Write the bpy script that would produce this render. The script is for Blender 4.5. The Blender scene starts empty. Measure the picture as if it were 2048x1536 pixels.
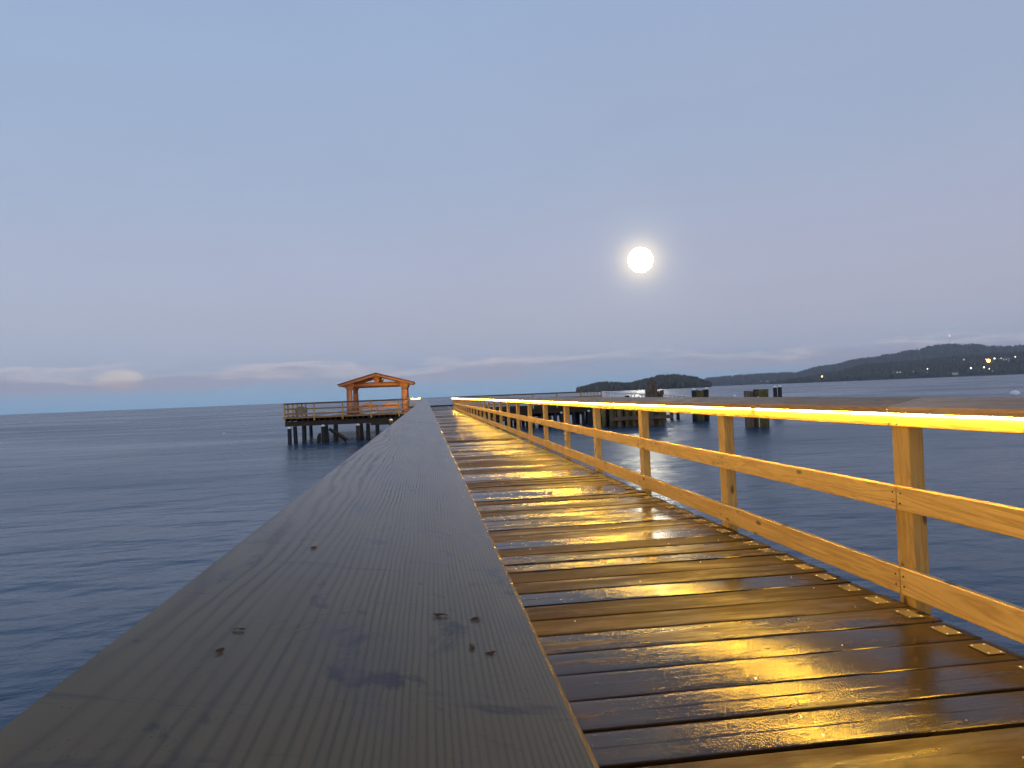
import bpy, math, random
from mathutils import Vector, Matrix, noise as mnoise
random.seed(7)
S = bpy.context.scene
COL = S.collection
R = math.radians

# ------------------------------------------------------------------ camera
F, CX, CY = 1440.0, 1024.0, 768.0
YAW, PITCH, ROLL = R(6.848), R(0.792), R(2.313)
fw = Vector((math.sin(YAW)*math.cos(PITCH), math.cos(YAW)*math.cos(PITCH), math.sin(PITCH)))
r0 = Vector((math.cos(YAW), -math.sin(YAW), 0)); u0 = r0.cross(fw)
rr = math.cos(ROLL)*r0 - math.sin(ROLL)*u0
uu = math.sin(ROLL)*r0 + math.cos(ROLL)*u0
cam = bpy.data.objects.new('camera', bpy.data.cameras.new('camera')); COL.objects.link(cam)
cam.matrix_world = Matrix(((rr.x, uu.x, -fw.x, 0), (rr.y, uu.y, -fw.y, 0), (rr.z, uu.z, -fw.z, 0), (0, 0, 0, 1)))
cam.data.sensor_width = 36; cam.data.lens = F/2048*36
cam.data.clip_start = 0.02; cam.data.clip_end = 120000
S.camera = cam

def ray(px, py):                       # direction from the camera for a point of the photograph (used to survey far hills)
    return (rr*((px-CX)/F) - uu*((py-CY)/F) + fw)

# ------------------------------------------------------------------ helpers
def lin(r, g, b):
    f = lambda c: (c/255/12.92) if c/255 <= .04045 else ((c/255+.055)/1.055)**2.4
    return (f(r), f(g), f(b), 1)

class MB:
    def __init__(s): s.v = []; s.f = []; s.r = []; s.m = []; s.mi = 0
    def add(s, vs, fs, rnd=0.0):
        o = len(s.v); s.v += [tuple(v) for v in vs]
        for f in fs: s.f.append(tuple(i+o for i in f)); s.r.append(rnd); s.m.append(s.mi)
    def box(s, x0, x1, y0, y1, z0, z1, rnd=0.0):
        s.add([(x0,y0,z0),(x1,y0,z0),(x1,y1,z0),(x0,y1,z0),(x0,y0,z1),(x1,y0,z1),(x1,y1,z1),(x0,y1,z1)],
              [(0,3,2,1),(4,5,6,7),(0,1,5,4),(1,2,6,5),(2,3,7,6),(3,0,4,7)], rnd)
    def prism(s, prof, a, b, axis='y', rnd=0.0):
        """2-D profile (counter-clockwise seen against the axis) extruded from a to b along x, y or z"""
        n = len(prof); vs = []
        for t in (a, b):
            for (p, q) in prof:
                vs.append({'x': (t, p, q), 'y': (p, t, q), 'z': (p, q, t)}[axis])
        fs = [tuple(range(n)), tuple(range(2*n-1, n-1, -1))]
        fs += [(i, n+i, n+(i+1) % n, (i+1) % n) for i in range(n)]
        s.add(vs, fs, rnd)
    def tube(s, pts, rads, n=10, rnd=0.0, cap=True):
        vs = []; fs = []
        P = [Vector(p) for p in pts]
        if not hasattr(rads, '__len__'): rads = [rads]*len(P)
        for i, p in enumerate(P):
            d = (P[min(i+1, len(P)-1)] - P[max(i-1, 0)]).normalized()
            a = d.cross(Vector((0, 0, 1)) if abs(d.z) < .9 else Vector((0, 1, 0))).normalized(); b = d.cross(a)
            for k in range(n):
                t = 2*math.pi*k/n
                vs.append(p + (a*math.cos(t) + b*math.sin(t))*rads[i])
        for i in range(len(P)-1):
            for k in range(n):
                fs.append((i*n+k, i*n+(k+1) % n, (i+1)*n+(k+1) % n, (i+1)*n+k))
        if cap: fs += [tuple(range(n-1, -1, -1)), tuple(range((len(P)-1)*n, len(P)*n))]
        s.add(vs, fs, rnd)
    def mesh(s, name, smooth=False):
        me = bpy.data.meshes.new(name); me.from_pydata(s.v, [], s.f)
        at = me.attributes.new('rnd', 'FLOAT', 'FACE'); at.data.foreach_set('value', s.r)
        me.polygons.foreach_set('material_index', s.m)
        import bmesh
        bm = bmesh.new(); bm.from_mesh(me); bmesh.ops.recalc_face_normals(bm, faces=bm.faces); bm.to_mesh(me); bm.free()
        if smooth: me.polygons.foreach_set('use_smooth', [True]*len(me.polygons))
        return me
    def build(s, name, mat, parent=None, smooth=False, bevel=0.0):
        return inst(s.mesh(name, smooth), name, mat, parent, bevel=bevel)

def inst(me, name, mat, parent=None, loc=None, rot=None, bevel=0.0):
    o = bpy.data.objects.new(name, me); COL.objects.link(o)
    if mat and not me.materials: me.materials.append(mat)
    if parent:
        o.parent = parent
        o.matrix_parent_inverse = parent.matrix_world.inverted() if loc is None else Matrix()
    if loc is not None: o.location = loc
    if rot is not None: o.rotation_euler = rot
    if bevel:
        m = o.modifiers.new('bevel', 'BEVEL'); m.width = bevel; m.segments = 2; m.limit_method = 'ANGLE'
    return o

def tag(o, label=None, cat=None, group=None, kind=None):
    if label: o['label'] = label
    if cat: o['category'] = cat
    if group: o['group'] = group
    if kind: o['kind'] = kind
    return o

def thing(name, label, cat, loc=(0, 0, 0), group=None):
    o = bpy.data.objects.new(name, None); COL.objects.link(o)
    o.location = loc; o.empty_display_size = .2
    o.matrix_world = Matrix.Translation(loc)
    return tag(o, label, cat, group)

def copy_tree(o, parent=None, loc=None):
    c = o.copy(); COL.objects.link(c)
    if parent: c.parent = parent
    if loc is not None: c.location = loc
    for ch in list(o.children): copy_tree(ch, c)
    return c

# ------------------------------------------------------------------ materials
class NT:
    def __init__(s, mat): s.t = mat.node_tree; s.n = s.t.nodes; s.l = s.t.links
    def node(s, ty, **kw):
        n = s.n.new(ty)
        for k, v in kw.items(): setattr(n, k, v)
        return n
    def link(s, a, b): s.l.new(a, b)
    def val(s, sock, v):
        if isinstance(v, (int, float)): sock.default_value = v
        elif isinstance(v, (tuple, list)):
            sock.default_value = tuple(v)[:len(sock.default_value)] if len(v) >= len(sock.default_value) else tuple(v)+(1,)*(len(sock.default_value)-len(v))
        else: s.link(v, sock)
    def math(s, op, a, b=0.0, c=None, clamp=False):
        n = s.node('ShaderNodeMath', operation=op, use_clamp=clamp)
        s.val(n.inputs[0], a); s.val(n.inputs[1], b)
        if c is not None: s.val(n.inputs[2], c)
        return n.outputs[0]
    def vmath(s, op, a, b=(0, 0, 0)):
        n = s.node('ShaderNodeVectorMath', operation=op); s.val(n.inputs[0], a); s.val(n.inputs[1], b)
        return n.outputs['Value'] if op in ('DOT_PRODUCT', 'LENGTH', 'DISTANCE') else n.outputs[0]
    def noise(s, vec, scale, detail=4, rough=.55, dist=0.0, dim='3D'):
        n = s.node('ShaderNodeTexNoise', noise_dimensions=dim)
        s.val(n.inputs['Vector'], vec); s.val(n.inputs['Scale'], scale); n.inputs['Detail'].default_value = detail
        n.inputs['Roughness'].default_value = rough; n.inputs['Distortion'].default_value = dist
        return n.outputs['Fac']
    def ramp(s, fac, stops, interp='LINEAR'):
        n = s.node('ShaderNodeValToRGB'); cr = n.color_ramp; cr.interpolation = interp
        while len(cr.elements) < len(stops): cr.elements.new(.5)
        for e, (p, c) in zip(cr.elements, stops):
            e.position = p; e.color = c if len(c) == 4 else tuple(c)+(1,)
        s.val(n.inputs[0], fac); return n.outputs[0]
    def rng(s, v, a, b, c=0.0, d=1.0, smooth=False):
        n = s.node('ShaderNodeMapRange', interpolation_type='SMOOTHSTEP' if smooth else 'LINEAR')
        s.val(n.inputs[0], v)
        for i, x in enumerate((a, b, c, d)): n.inputs[i+1].default_value = x
        return n.outputs[0]
    def mix(s, fac, a, b, mode='MIX'):
        n = s.node('ShaderNodeMix', data_type='RGBA', blend_type=mode)
        s.val(n.inputs[0], fac); s.val(n.inputs[6], a); s.val(n.inputs[7], b); return n.outputs[2]
    def combine(s, x, y, z):
        n = s.node('ShaderNodeCombineXYZ'); s.val(n.inputs[0], x); s.val(n.inputs[1], y); s.val(n.inputs[2], z); return n.outputs[0]
    def bump(s, h, strength, dist, normal=None):
        n = s.node('ShaderNodeBump'); n.inputs['Strength'].default_value = strength; n.inputs['Distance'].default_value = dist
        s.val(n.inputs['Height'], h)
        if normal is not None: s.link(normal, n.inputs['Normal'])
        return n.outputs[0]

def new_mat(name):
    m = bpy.data.materials.new(name); m.use_nodes = True
    return m, NT(m), m.node_tree.nodes['Principled BSDF']

def objcoord(t, rnd_scale=37.0):
    tc = t.node('ShaderNodeTexCoord'); oi = t.node('ShaderNodeObjectInfo')
    at = t.node('ShaderNodeAttribute', attribute_name='rnd')
    k = t.math('ADD', oi.outputs['Random'], at.outputs['Fac'])
    off = t.math('MULTIPLY', k, rnd_scale)
    return t.vmath('ADD', tc.outputs['Object'], t.combine(off, off, off)), k, tc.outputs['Object']

def stretch(axis, along, across):
    return {'x': (along, across, across), 'y': (across, along, across), 'z': (across, across, along)}[axis]

def wood(name, light, dark, axis, rough=.55, knots=True, bumps=.4, tint=.25, weather=None, spec=.4):
    m, t, b = new_mat(name)
    v, k, _ = objcoord(t)
    vs = t.vmath('MULTIPLY', v, stretch(axis, 1.1, 30.0))
    n1 = t.noise(vs, 1.0, 6, .6, .6)
    vl = t.vmath('MULTIPLY', v, stretch(axis, .55, 7.0))
    n2 = t.noise(vl, 1.0, 4, .55, 1.2)
    ringsrc = t.math('MULTIPLY', n2, 26.0)
    rings = t.math('ABSOLUTE', t.math('SINE', ringsrc))
    g = t.math('ADD', t.math('MULTIPLY', n1, .6), t.math('MULTIPLY', rings, .4))
    c = t.ramp(g, [(.2, dark), (.72, light)])
    big = t.noise(v, 1.7, 4, .6)
    c = t.mix(t.rng(big, .35, .7, 0, .45), c, dark)
    if knots:
        kv = t.vmath('MULTIPLY', v, stretch(axis, 2.8, 7.0))
        vo = t.node('ShaderNodeTexVoronoi'); t.val(vo.inputs['Vector'], kv); vo.inputs['Scale'].default_value = 1.0
        wob = t.math('MULTIPLY', t.noise(v, 45, 3), .05)
        d = t.math('ADD', vo.outputs['Distance'], wob)
        km = t.rng(d, .10, .20, 1, 0, True)
        c = t.mix(t.math('MULTIPLY', km, .9), c, tuple(x*.2 for x in dark[:3])+(1,))
    if weather:
        w = t.noise(v, 5.0, 6, .7)
        c = t.mix(t.rng(w, .42, .66, 0, .7), c, weather)
    hv = t.math('ADD', 1-tint*.5, t.math('MULTIPLY', k, tint))
    c = t.mix(1.0, c, t.combine(hv, hv, hv), 'MULTIPLY')
    t.link(c, b.inputs['Base Color'])
    t.val(b.inputs['Roughness'], t.rng(big, .3, .7, rough-.12, rough+.12))
    b.inputs['Specular IOR Level'].default_value = spec
    t.link(t.bump(g, bumps, .003), b.inputs['Normal'])
    return m

def plain(name, col, rough=.6, metal=0.0, var=.25, scale=8.0, bump=.2, bdist=.01):
    m, t, b = new_mat(name)
    v, k, _ = objcoord(t)
    n = t.noise(v, scale, 6, .65)
    f = t.rng(n, .3, .7, 1-var, 1+var)
    t.link(t.mix(1.0, col, t.combine(f, f, f), 'MULTIPLY'), b.inputs['Base Color'])
    b.inputs['Roughness'].default_value = rough; b.inputs['Metallic'].default_value = metal
    if bump: t.link(t.bump(n, bump, bdist), b.inputs['Normal'])
    return m

def glow(name, col, strength):
    m = bpy.data.materials.new(name); m.use_nodes = True
    t = NT(m); t.n.clear()
    e = t.node('ShaderNodeEmission'); e.inputs[0].default_value = tuple(col)+(1,) if len(col) == 3 else col
    e.inputs[1].default_value = strength
    o = t.node('ShaderNodeOutputMaterial'); t.link(e.outputs[0], o.inputs[0])
    return m

PINE_L, PINE_D = (.58, .385, .12, 1), (.36, .22, .06, 1)
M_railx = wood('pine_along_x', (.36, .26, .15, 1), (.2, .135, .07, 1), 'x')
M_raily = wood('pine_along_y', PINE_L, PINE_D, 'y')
M_postz = wood('pine_upright', PINE_L, PINE_D, 'z', bumps=.3)
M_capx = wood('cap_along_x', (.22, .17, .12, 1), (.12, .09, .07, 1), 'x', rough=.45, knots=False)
M_capfar = wood('cap_right', (.36, .25, .15, 1), (.22, .15, .09, 1), 'y', rough=.6, knots=False, spec=.3)
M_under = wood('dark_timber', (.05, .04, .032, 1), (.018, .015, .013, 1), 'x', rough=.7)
M_cedar = wood('stained_cedar', (.50, .24, .145, 1), (.36, .155, .09, 1), 'z', rough=.5, tint=.15)
M_cedarx = wood('stained_cedar_beam', (.50, .23, .135, 1), (.36, .15, .08, 1), 'x', rough=.5, tint=.15)
M_cedary = wood('stained_cedar_rafter', (.5, .2, .1, 1), (.34, .13, .06, 1), 'y', rough=.5, tint=.15)
M_roof = plain('roof_shingles', (.09, .028, .026, 1), .7, 0, .3, 3)
M_pile = wood('creosoted_pile', (.022, .022, .024, 1), (.007, .007, .009, 1), 'z', rough=.6, tint=.5)
M_moss = wood('mossy_pile', (.20, .18, .05, 1), (.075, .06, .03, 1), 'z', rough=.85, knots=False, bumps=1.0, tint=.6, weather=(.022, .02, .016, 1))
M_rot = wood('rotten_pile', (.20, .155, .12, 1), (.07, .055, .045, 1), 'z', rough=.9, knots=False, bumps=1.0, tint=.4)
M_white = plain('white_plastic', (.88, .88, .88, 1), .4, 0, .05, 10, 0)
M_alu = plain('white_painted_aluminium', (.9, .9, .9, 1), .4, 0, .05, 10, 0)
M_steel = plain('galvanised_steel', (.10, .08, .042, 1), .6, .1, .3, 60, .25, .002)
M_screw = plain('bright_screw', (.6, .57, .5, 1), .35, .9, .05, 10, 0)
M_bolt = plain('weathered_bolt', (.06, .05, .04, 1), .5, .6, .2, 60, 0)
M_dark = plain('black_fitting', (.02, .02, .022, 1), .5)
def rope_glow(name, strength, axis):
    m = glow(name, (1.0, .56, .042), strength); t = NT(m); e = [n for n in t.n if n.type == 'EMISSION'][0]
    tc = t.node('ShaderNodeTexCoord'); v = t.vmath('MULTIPLY', tc.outputs['Object'], stretch(axis, 1, 0))
    a = t.noise(v, 24.0, 2, .5); b = t.noise(v, 2.6, 3, .6)
    f = t.math('MULTIPLY', t.rng(a, .3, .7, .45, 1.55), t.rng(b, .3, .7, .6, 1.4))
    t.link(t.math('MULTIPLY', f, strength), e.inputs[1])
    return m
M_rope = rope_glow('rope_light_glow', 410, 'y')
M_rope_left = rope_glow('rope_light_glow_left', 185, 'y')
M_rope_far = rope_glow('rope_light_glow_far', 250, 'x')

# left handrail cap: damp, weathered, grain running away from the camera
def cap_material():
    m, t, b = new_mat('weathered_cap')
    v, k, raw = objcoord(t, 11.0)
    sep = t.node('ShaderNodeSeparateXYZ'); t.link(raw, sep.inputs[0])
    # growth rings: sin of the across coordinate, bent by slow noise along the board
    low = t.noise(t.vmath('MULTIPLY', v, (9.0, .9, 9.0)), 1.0, 3, .5, .3)
    low2 = t.noise(t.vmath('MULTIPLY', v, (26.0, 2.6, 26.0)), 1.0, 3, .5)
    ph = t.math('ADD', t.math('MULTIPLY', t.math('ADD', sep.outputs[0], t.math('MULTIPLY', t.math('MULTIPLY', sep.outputs[0], sep.outputs[0]), 3.0)), 1750.0),
                t.math('ADD', t.math('MULTIPLY', low, 40.0), t.math('MULTIPLY', low2, 16.0)))
    ring = t.math('ADD', t.math('MULTIPLY', t.math('SINE', ph), .5), .5)
    ring = t.math('MULTIPLY', t.math('POWER', ring, 2.2), t.rng(t.noise(t.vmath('MULTIPLY', v, (30.0, 3.0, 30.0)), 1.0, 3, .6), .32, .66, .25, 1.15))
    fine = t.noise(t.vmath('MULTIPLY', v, (420.0, 14.0, 420.0)), 1.0, 4, .65)
    fib = t.noise(t.vmath('MULTIPLY', v, (150.0, 5.0, 150.0)), 1.0, 5, .6)
    g = t.math('ADD', t.math('MULTIPLY', ring, .7), t.math('ADD', t.math('MULTIPLY', fine, .2), t.math('MULTIPLY', fib, .3)))
    fadea = t.noise(t.vmath('MULTIPLY', v, (7.0, 1.5, 7.0)), 1.0, 3, .6)
    c = t.ramp(g, [(.1, (.172, .134, .074, 1)), (.5, (.132, .104, .060, 1)), (1.0, (.064, .052, .037, 1))])
    c = t.mix(t.rng(fadea, .36, .62, 0, .7), c, (.118, .091, .05, 1))
    # damp stains lying in the boards
    st = t.noise(t.vmath('MULTIPLY', v, (22.0, 13.0, 22.0)), 1.0, 6, .62, .8)
    sm = t.rng(st, .55, .69, 0, 1, True)
    c = t.mix(t.math('MULTIPLY', sm, .72), c, (.016, .015, .022, 1))
    st2 = t.noise(t.vmath('MULTIPLY', v, (6.0, 2.0, 6.0)), 1.0, 4, .6)
    c = t.mix(t.rng(st2, .45, .7, 0, .35, True), c, (.062, .053, .048, 1))
    tr = t.noise(t.vmath('MULTIPLY', v, (9.0, 30.0, 9.0)), 1.0, 5, .65, .5)
    c = t.mix(t.rng(tr, .58, .72, 0, .6, True), c, (.034, .031, .040, 1))
    pt = t.noise(t.vmath('MULTIPLY', v, (11.0, 4.5, 11.0)), 1.0, 5, .6)
    c = t.mix(t.rng(pt, .5, .68, 0, .5, True), c, (.085, .074, .084, 1))
    # specks of dirt
    vo = t.node('ShaderNodeTexVoronoi'); t.val(vo.inputs['Vector'], t.vmath('MULTIPLY', v, (60.0, 42.0, 60.0)))
    gate = t.rng(t.noise(v, 14.0, 3), .52, .66, 0, 1)
    sp = t.math('MULTIPLY', t.rng(vo.outputs['Distance'], .05, .17, 1, 0), gate)
    c = t.mix(t.math('MULTIPLY', sp, .85), c, (.02, .014, .01, 1))
    t.link(c, b.inputs['Base Color'])
    ro = t.rng(sm, 0, 1, .20, .17)
    t.val(b.inputs['Roughness'], t.math('ADD', ro, t.math('MULTIPLY', ring, .08)))
    b.inputs['Specular IOR Level'].default_value = .075
    h = t.math('SUBTRACT', t.math('MULTIPLY', fine, .5), t.math('MULTIPLY', ring, .6))
    t.link(t.bump(h, .035, .001), b.inputs['Normal'])
    return m
M_cap = cap_material()

def deck_material():
    m, t, b = new_mat('wet_deck_planks')
    tc = t.node('ShaderNodeTexCoord'); at = t.node('ShaderNodeAttribute', attribute_name='rnd')
    k = at.outputs['Fac']
    off = t.math('MULTIPLY', k, 61.0)
    v = t.vmath('ADD', tc.outputs['Object'], t.combine(off, 0.0, off))
    grain = t.noise(t.vmath('MULTIPLY', v, (2.0, 70.0, 10.0)), 1.0, 6, .62, .5)
    mid = t.noise(t.vmath('MULTIPLY', v, (.9, 16.0, 5.0)), 1.0, 5, .6, .7)
    g = t.math('ADD', t.math('MULTIPLY', grain, .5), t.math('MULTIPLY', mid, .5))
    c = t.ramp(g, [(.3, (.010, .0065, .0022, 1)), (.52, (.027, .0175, .006, 1)), (.72, (.054, .038, .014, 1))])
    hv = t.math('ADD', .65, t.math('MULTIPLY', k, .7))
    c = t.mix(1.0, c, t.combine(hv, hv, hv), 'MULTIPLY')
    # algae / dirt blotches
    bl = t.noise(t.vmath('MULTIPLY', v, (3.0, 9.0, 3.0)), 1.0, 6, .65)
    c = t.mix(t.rng(bl, .52, .7, 0, .75, True), c, (.03, .026, .012, 1))
    knv = t.node('ShaderNodeTexVoronoi'); t.val(knv.inputs['Vector'], t.vmath('MULTIPLY', v, (3.2, 6.5, 3.0)))
    km = t.rng(t.math('ADD', knv.outputs['Distance'], t.math('MULTIPLY', t.noise(v, 40, 3), .06)), .06, .14, 1, 0, True)
    c = t.mix(t.math('MULTIPLY', km, .7), c, (.02, .01, .006, 1))
    DECKCOL = c
    # wet film: some planks hold water, others only damp
    wetn = t.noise(t.vmath('MULTIPLY', v, (1.3, 6.0, 2.0)), 1.0, 5, .6, .4)
    wk = t.math('FRACT', t.math('MULTIPLY', k, 7.31))
    wet = t.rng(t.math('ADD', wetn, t.math('MULTIPLY', wk, .6)), .60, .95, 0, 1, True)
    wd = t.rng(wet, 0, 1, 1.15, .45)
    t.link(t.mix(1.0, DECKCOL, t.combine(wd, wd, wd), 'MULTIPLY'), b.inputs['Base Color'])
    t.val(b.inputs['Roughness'], t.rng(wet, 0, 1, .52, .17))
    t.val(b.inputs['Specular IOR Level'], t.rng(wet, 0, 1, .07, .31))
    rip = t.noise(t.vmath('MULTIPLY', v, (26.0, 60.0, 20.0)), 1.0, 3, .5)
    h1 = t.math('ADD', t.math('MULTIPLY', grain, .8), t.math('MULTIPLY', mid, .9))
    n1 = t.bump(h1, .30, .003)
    n2 = t.bump(rip, .10, .002, n1)
    t.link(n2, b.inputs['Normal'])
    return m
M_deck = deck_material()

def water_material():
    m, t, b = new_mat('sea_water')
    tc = t.node('ShaderNodeTexCoord'); v = tc.outputs['Object']
    a = t.noise(t.vmath('MULTIPLY', v, (.9, 1.5, 1)), 1.0, 4, .6, .3)
    c2 = t.noise(t.vmath('MULTIPLY', v, (.16, .3, 1)), 1.0, 3, .55)
    c3 = t.noise(t.vmath('MULTIPLY', v, (.02, .045, 1)), 1.0, 3, .55)
    h = t.math('ADD', t.math('MULTIPLY', a, .055), t.math('ADD', t.math('MULTIPLY', c2, .35), t.math('MULTIPLY', c3, 1.0)))
    t.link(t.bump(h, 1.0, 1.0), b.inputs['Normal'])
    b.inputs['Base Color'].default_value = (.007, .056, .100, 1)
    t.val(b.inputs['Roughness'], t.rng(c3,   .35, .65, .20, .33))
    b.inputs['IOR'].default_value = 1.33
    b.inputs['Specular IOR Level'].default_value = .46
    return m
M_water = water_material()

def land_material(name, a, bcol, scale):
    m, t, b = new_mat(name)
    v, k, _ = objcoord(t, 3.0)
    n = t.noise(v, scale, 6, .7)
    at = t.node('ShaderNodeAttribute', attribute_name='rnd')
    f = t.math('ADD', t.math('MULTIPLY', n, .5), t.math('MULTIPLY', at.outputs['Fac'], .5))
    t.link(t.ramp(f, [(.2, a), (.8, bcol)]), b.inputs['Base Color'])
    b.inputs['Roughness'].default_value = .95; b.inputs['Specular IOR Level'].default_value = .1
    return m
M_forest = land_material('conifer_forest', (.05, .062, .046, 1), (.12, .125, .09, 1), .01)
M_ground = land_material('hill_ground', (.04, .05, .035, 1), (.09, .09, .06, 1), .004)
M_rock = land_material('island_rock', (.05, .055, .04, 1), (.15, .13, .10, 1), .02)

# ------------------------------------------------------------------ world: clear dusk sky opposite the sunken sun
W = bpy.data.worlds.new('World'); S.world = W; W.use_nodes = True
t = NT(W); t.n.clear()
tc = t.node('ShaderNodeTexCoord'); sep = t.node('ShaderNodeSeparateXYZ'); t.link(tc.outputs['Generated'], sep.inputs[0])
X, Y, Z = sep.outputs
zf = t.math('POWER', t.math('MAXIMUM', Z, 0.0), .5)
sky = t.ramp(zf, [(0.0, lin(158, 201, 240)), (.115, lin(170, 203, 236)), (.175, lin(188, 203, 229)), (.23, lin(192, 199, 221)),
                  (.32, lin(189, 192, 212)), (.42, lin(183, 189, 213)), (.56, lin(168, 183, 212)), (.72, lin(159, 178, 212)), (1.0, lin(98, 128, 184))])
moon_dir = ray(1281, 520).normalized()
az = t.math('ARCTAN2', X, Y)
# left side bluer, right side greyer
side = t.rng(az, -.5, .8, 0, 1)
sky = t.mix(1.0, sky, t.mix(side, (.955, 1.01, 1.01, 1), (.945, .94, .93, 1)), 'MULTIPLY')
veil = t.noise(t.combine(t.math('MULTIPLY', az, 3.0), t.math('MULTIPLY', Z, 9.0), 1.3), 1.0, 5, .6, .4)
vf = t.rng(veil, .3, .7, .982, 1.018)
sky = t.mix(1.0, sky, t.combine(vf, vf, vf), 'MULTIPLY')
# cloud bank just above the sea, streaky
cv = t.combine(t.math('MULTIPLY', az, 9.0), t.math('MULTIPLY', Z, 62.0), 3.7)
cn = t.noise(cv, 1.0, 7, .55, .25)
cl = t.noise(t.combine(t.math('MULTIPLY', az, 5.5), t.math('MULTIPLY', Z, 26.0), 9.1), 1.0, 4, .5)
ctop = t.rng(t.noise(t.combine(t.math('MULTIPLY', az, 4.0), 1.0, 0.0), 1.0, 3), .35, .65, .040, .062)
ctop = t.math('ADD', ctop, t.math('MULTIPLY', t.math('SUBTRACT', cn, .5), .068))
dep = t.math('SUBTRACT', ctop, Z)
cm = t.math('MULTIPLY', t.rng(dep, -.003, .009, 0, 1, True), t.rng(Z, .013, .029, 0, 1, True))
cm = t.math('MULTIPLY', cm, t.rng(cl, .38, .56, .12, .95, True))
cc = t.mix(t.rng(dep, .001, .017, 1, 0), lin(192, 194, 214), lin(246, 237, 238))
sky = t.mix(cm, sky, cc)
pd = ray(236, 757).normalized(); pa = math.atan2(pd.x, pd.y); pz = pd.z
for (da, dz, sa, sz, st_, col) in ((0, .0, .030, .0125, 1.0, lin(244, 234, 228)), (.004, -.009, .032, .007, .65, lin(205, 192, 200)),
                                   (.20, .002, .06, .005, .55, lin(224, 216, 220)), (.31, .003, .035, .006, .5, lin(224, 216, 220))):
    ex = t.math('DIVIDE', t.math('SUBTRACT', az, pa+da), sa); ez = t.math('DIVIDE', t.math('SUBTRACT', Z, pz+dz), sz)
    d2 = t.math('ADD', t.math('MULTIPLY', ex, ex), t.math('MULTIPLY', ez, ez))
    pn = t.noise(t.combine(t.math('MULTIPLY', az, 42.0), t.math('MULTIPLY', Z, 110.0), 8.0), 1.0, 5, .6)
    d3 = t.math('ADD', d2, t.math('MULTIPLY', t.math('SUBTRACT', pn, .5), 2.2))
    sky = t.mix(t.math('MULTIPLY', t.rng(d3, .1, 1.15, 1, 0, True), st_), sky, col)
# warm twilight arch behind the camera, above the set sun
arch = t.math('MULTIPLY', t.rng(Y, -.1, -1.0, 0, 1, True), t.rng(Z, .40, .0, 0, 1, True))
sky = t.mix(t.math('MULTIPLY', arch, .9), sky, (1.5, 1.15, .84, 1))
# moon's aureole in the thin air
ang = t.math('ARCCOSINE', t.math('MINIMUM', t.vmath('DOT_PRODUCT', tc.outputs['Generated'], tuple(moon_dir)), 1.0))
a1 = t.math('EXPONENT', t.math('MULTIPLY', t.math('MULTIPLY', ang, ang), -1/(.0228**2)))
a2 = t.math('EXPONENT', t.math('MULTIPLY', t.math('MULTIPLY', ang, ang), -1/(.043**2)))
a3 = t.math('EXPONENT', t.math('MULTIPLY', ang, -1/.12))
def addc(base, fac, col):
    return t.mix(1.0, base, t.mix(fac, (0, 0, 0, 1), col), 'ADD')
sky = addc(sky, a1, (.75, .58, .28, 1)); sky = addc(sky, a2, (.13, .115, .05, 1)); sky = addc(sky, a3, (.03, .02, .008, 1))
bg = t.node('ShaderNodeBackground'); t.link(sky, bg.inputs[0]); bg.inputs[1].default_value = 1.0
wo = t.node('ShaderNodeOutputWorld'); t.link(bg.outputs[0], wo.inputs[0])

sun = bpy.data.objects.new('sun', bpy.data.lights.new('sun', 'SUN')); COL.objects.link(sun)
sun.data.energy = .4; sun.data.angle = R(40); sun.data.color = (1, .78, .62)
sun.rotation_euler = (R(78), 0, R(-10))            # low glow from behind the camera

# ------------------------------------------------------------------ moon, sea, haze
mb = MB(); mc = moon_dir*40000; mr = 24.0/F*40000
pts = []; n1, n2 = 24, 14
for i in range(n2+1):
    for j in range(n1):
        th = math.pi*i/n2; ph = 2*math.pi*j/n1
        pts.append(mc + mr*Vector((math.sin(th)*math.cos(ph), math.sin(th)*math.sin(ph), math.cos(th))))
mb.add(pts, [(i*n1+j, i*n1+(j+1) % n1, (i+1)*n1+(j+1) % n1, (i+1)*n1+j) for i in range(n2) for j in range(n1)])
moon = mb.build('moon', glow('moonlight', (1, .93, .74), 46), None, True)
tag(moon, 'bright full moon hanging in the dusk sky above the pier', 'moon')

WZ = -3.5
mb = MB(); mb.add([(-12000, -12000, WZ), (12000, -12000, WZ), (12000, 12000, WZ), (-12000, 12000, WZ)], [(0, 1, 2, 3)])
tag(mb.build('sea', M_water), kind='structure')

HAZE = True
if HAZE:
    mb = MB(); mb.box(-12100, 12100, -12100, 12100, WZ-1.0, 480)
    hm = bpy.data.materials.new('dusk_air'); hm.use_nodes = True; ht = NT(hm); ht.n.clear()
    pv = ht.node('ShaderNodeVolumePrincipled'); pv.inputs['Color'].default_value = (.80, .88, 1.0, 1); pv.inputs['Density'].default_value = 7e-5
    oo = ht.node('ShaderNodeOutputMaterial'); ht.link(pv.outputs[0], oo.inputs['Volume'])
    tag(mb.build('haze', hm), kind='stuff')

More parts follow.
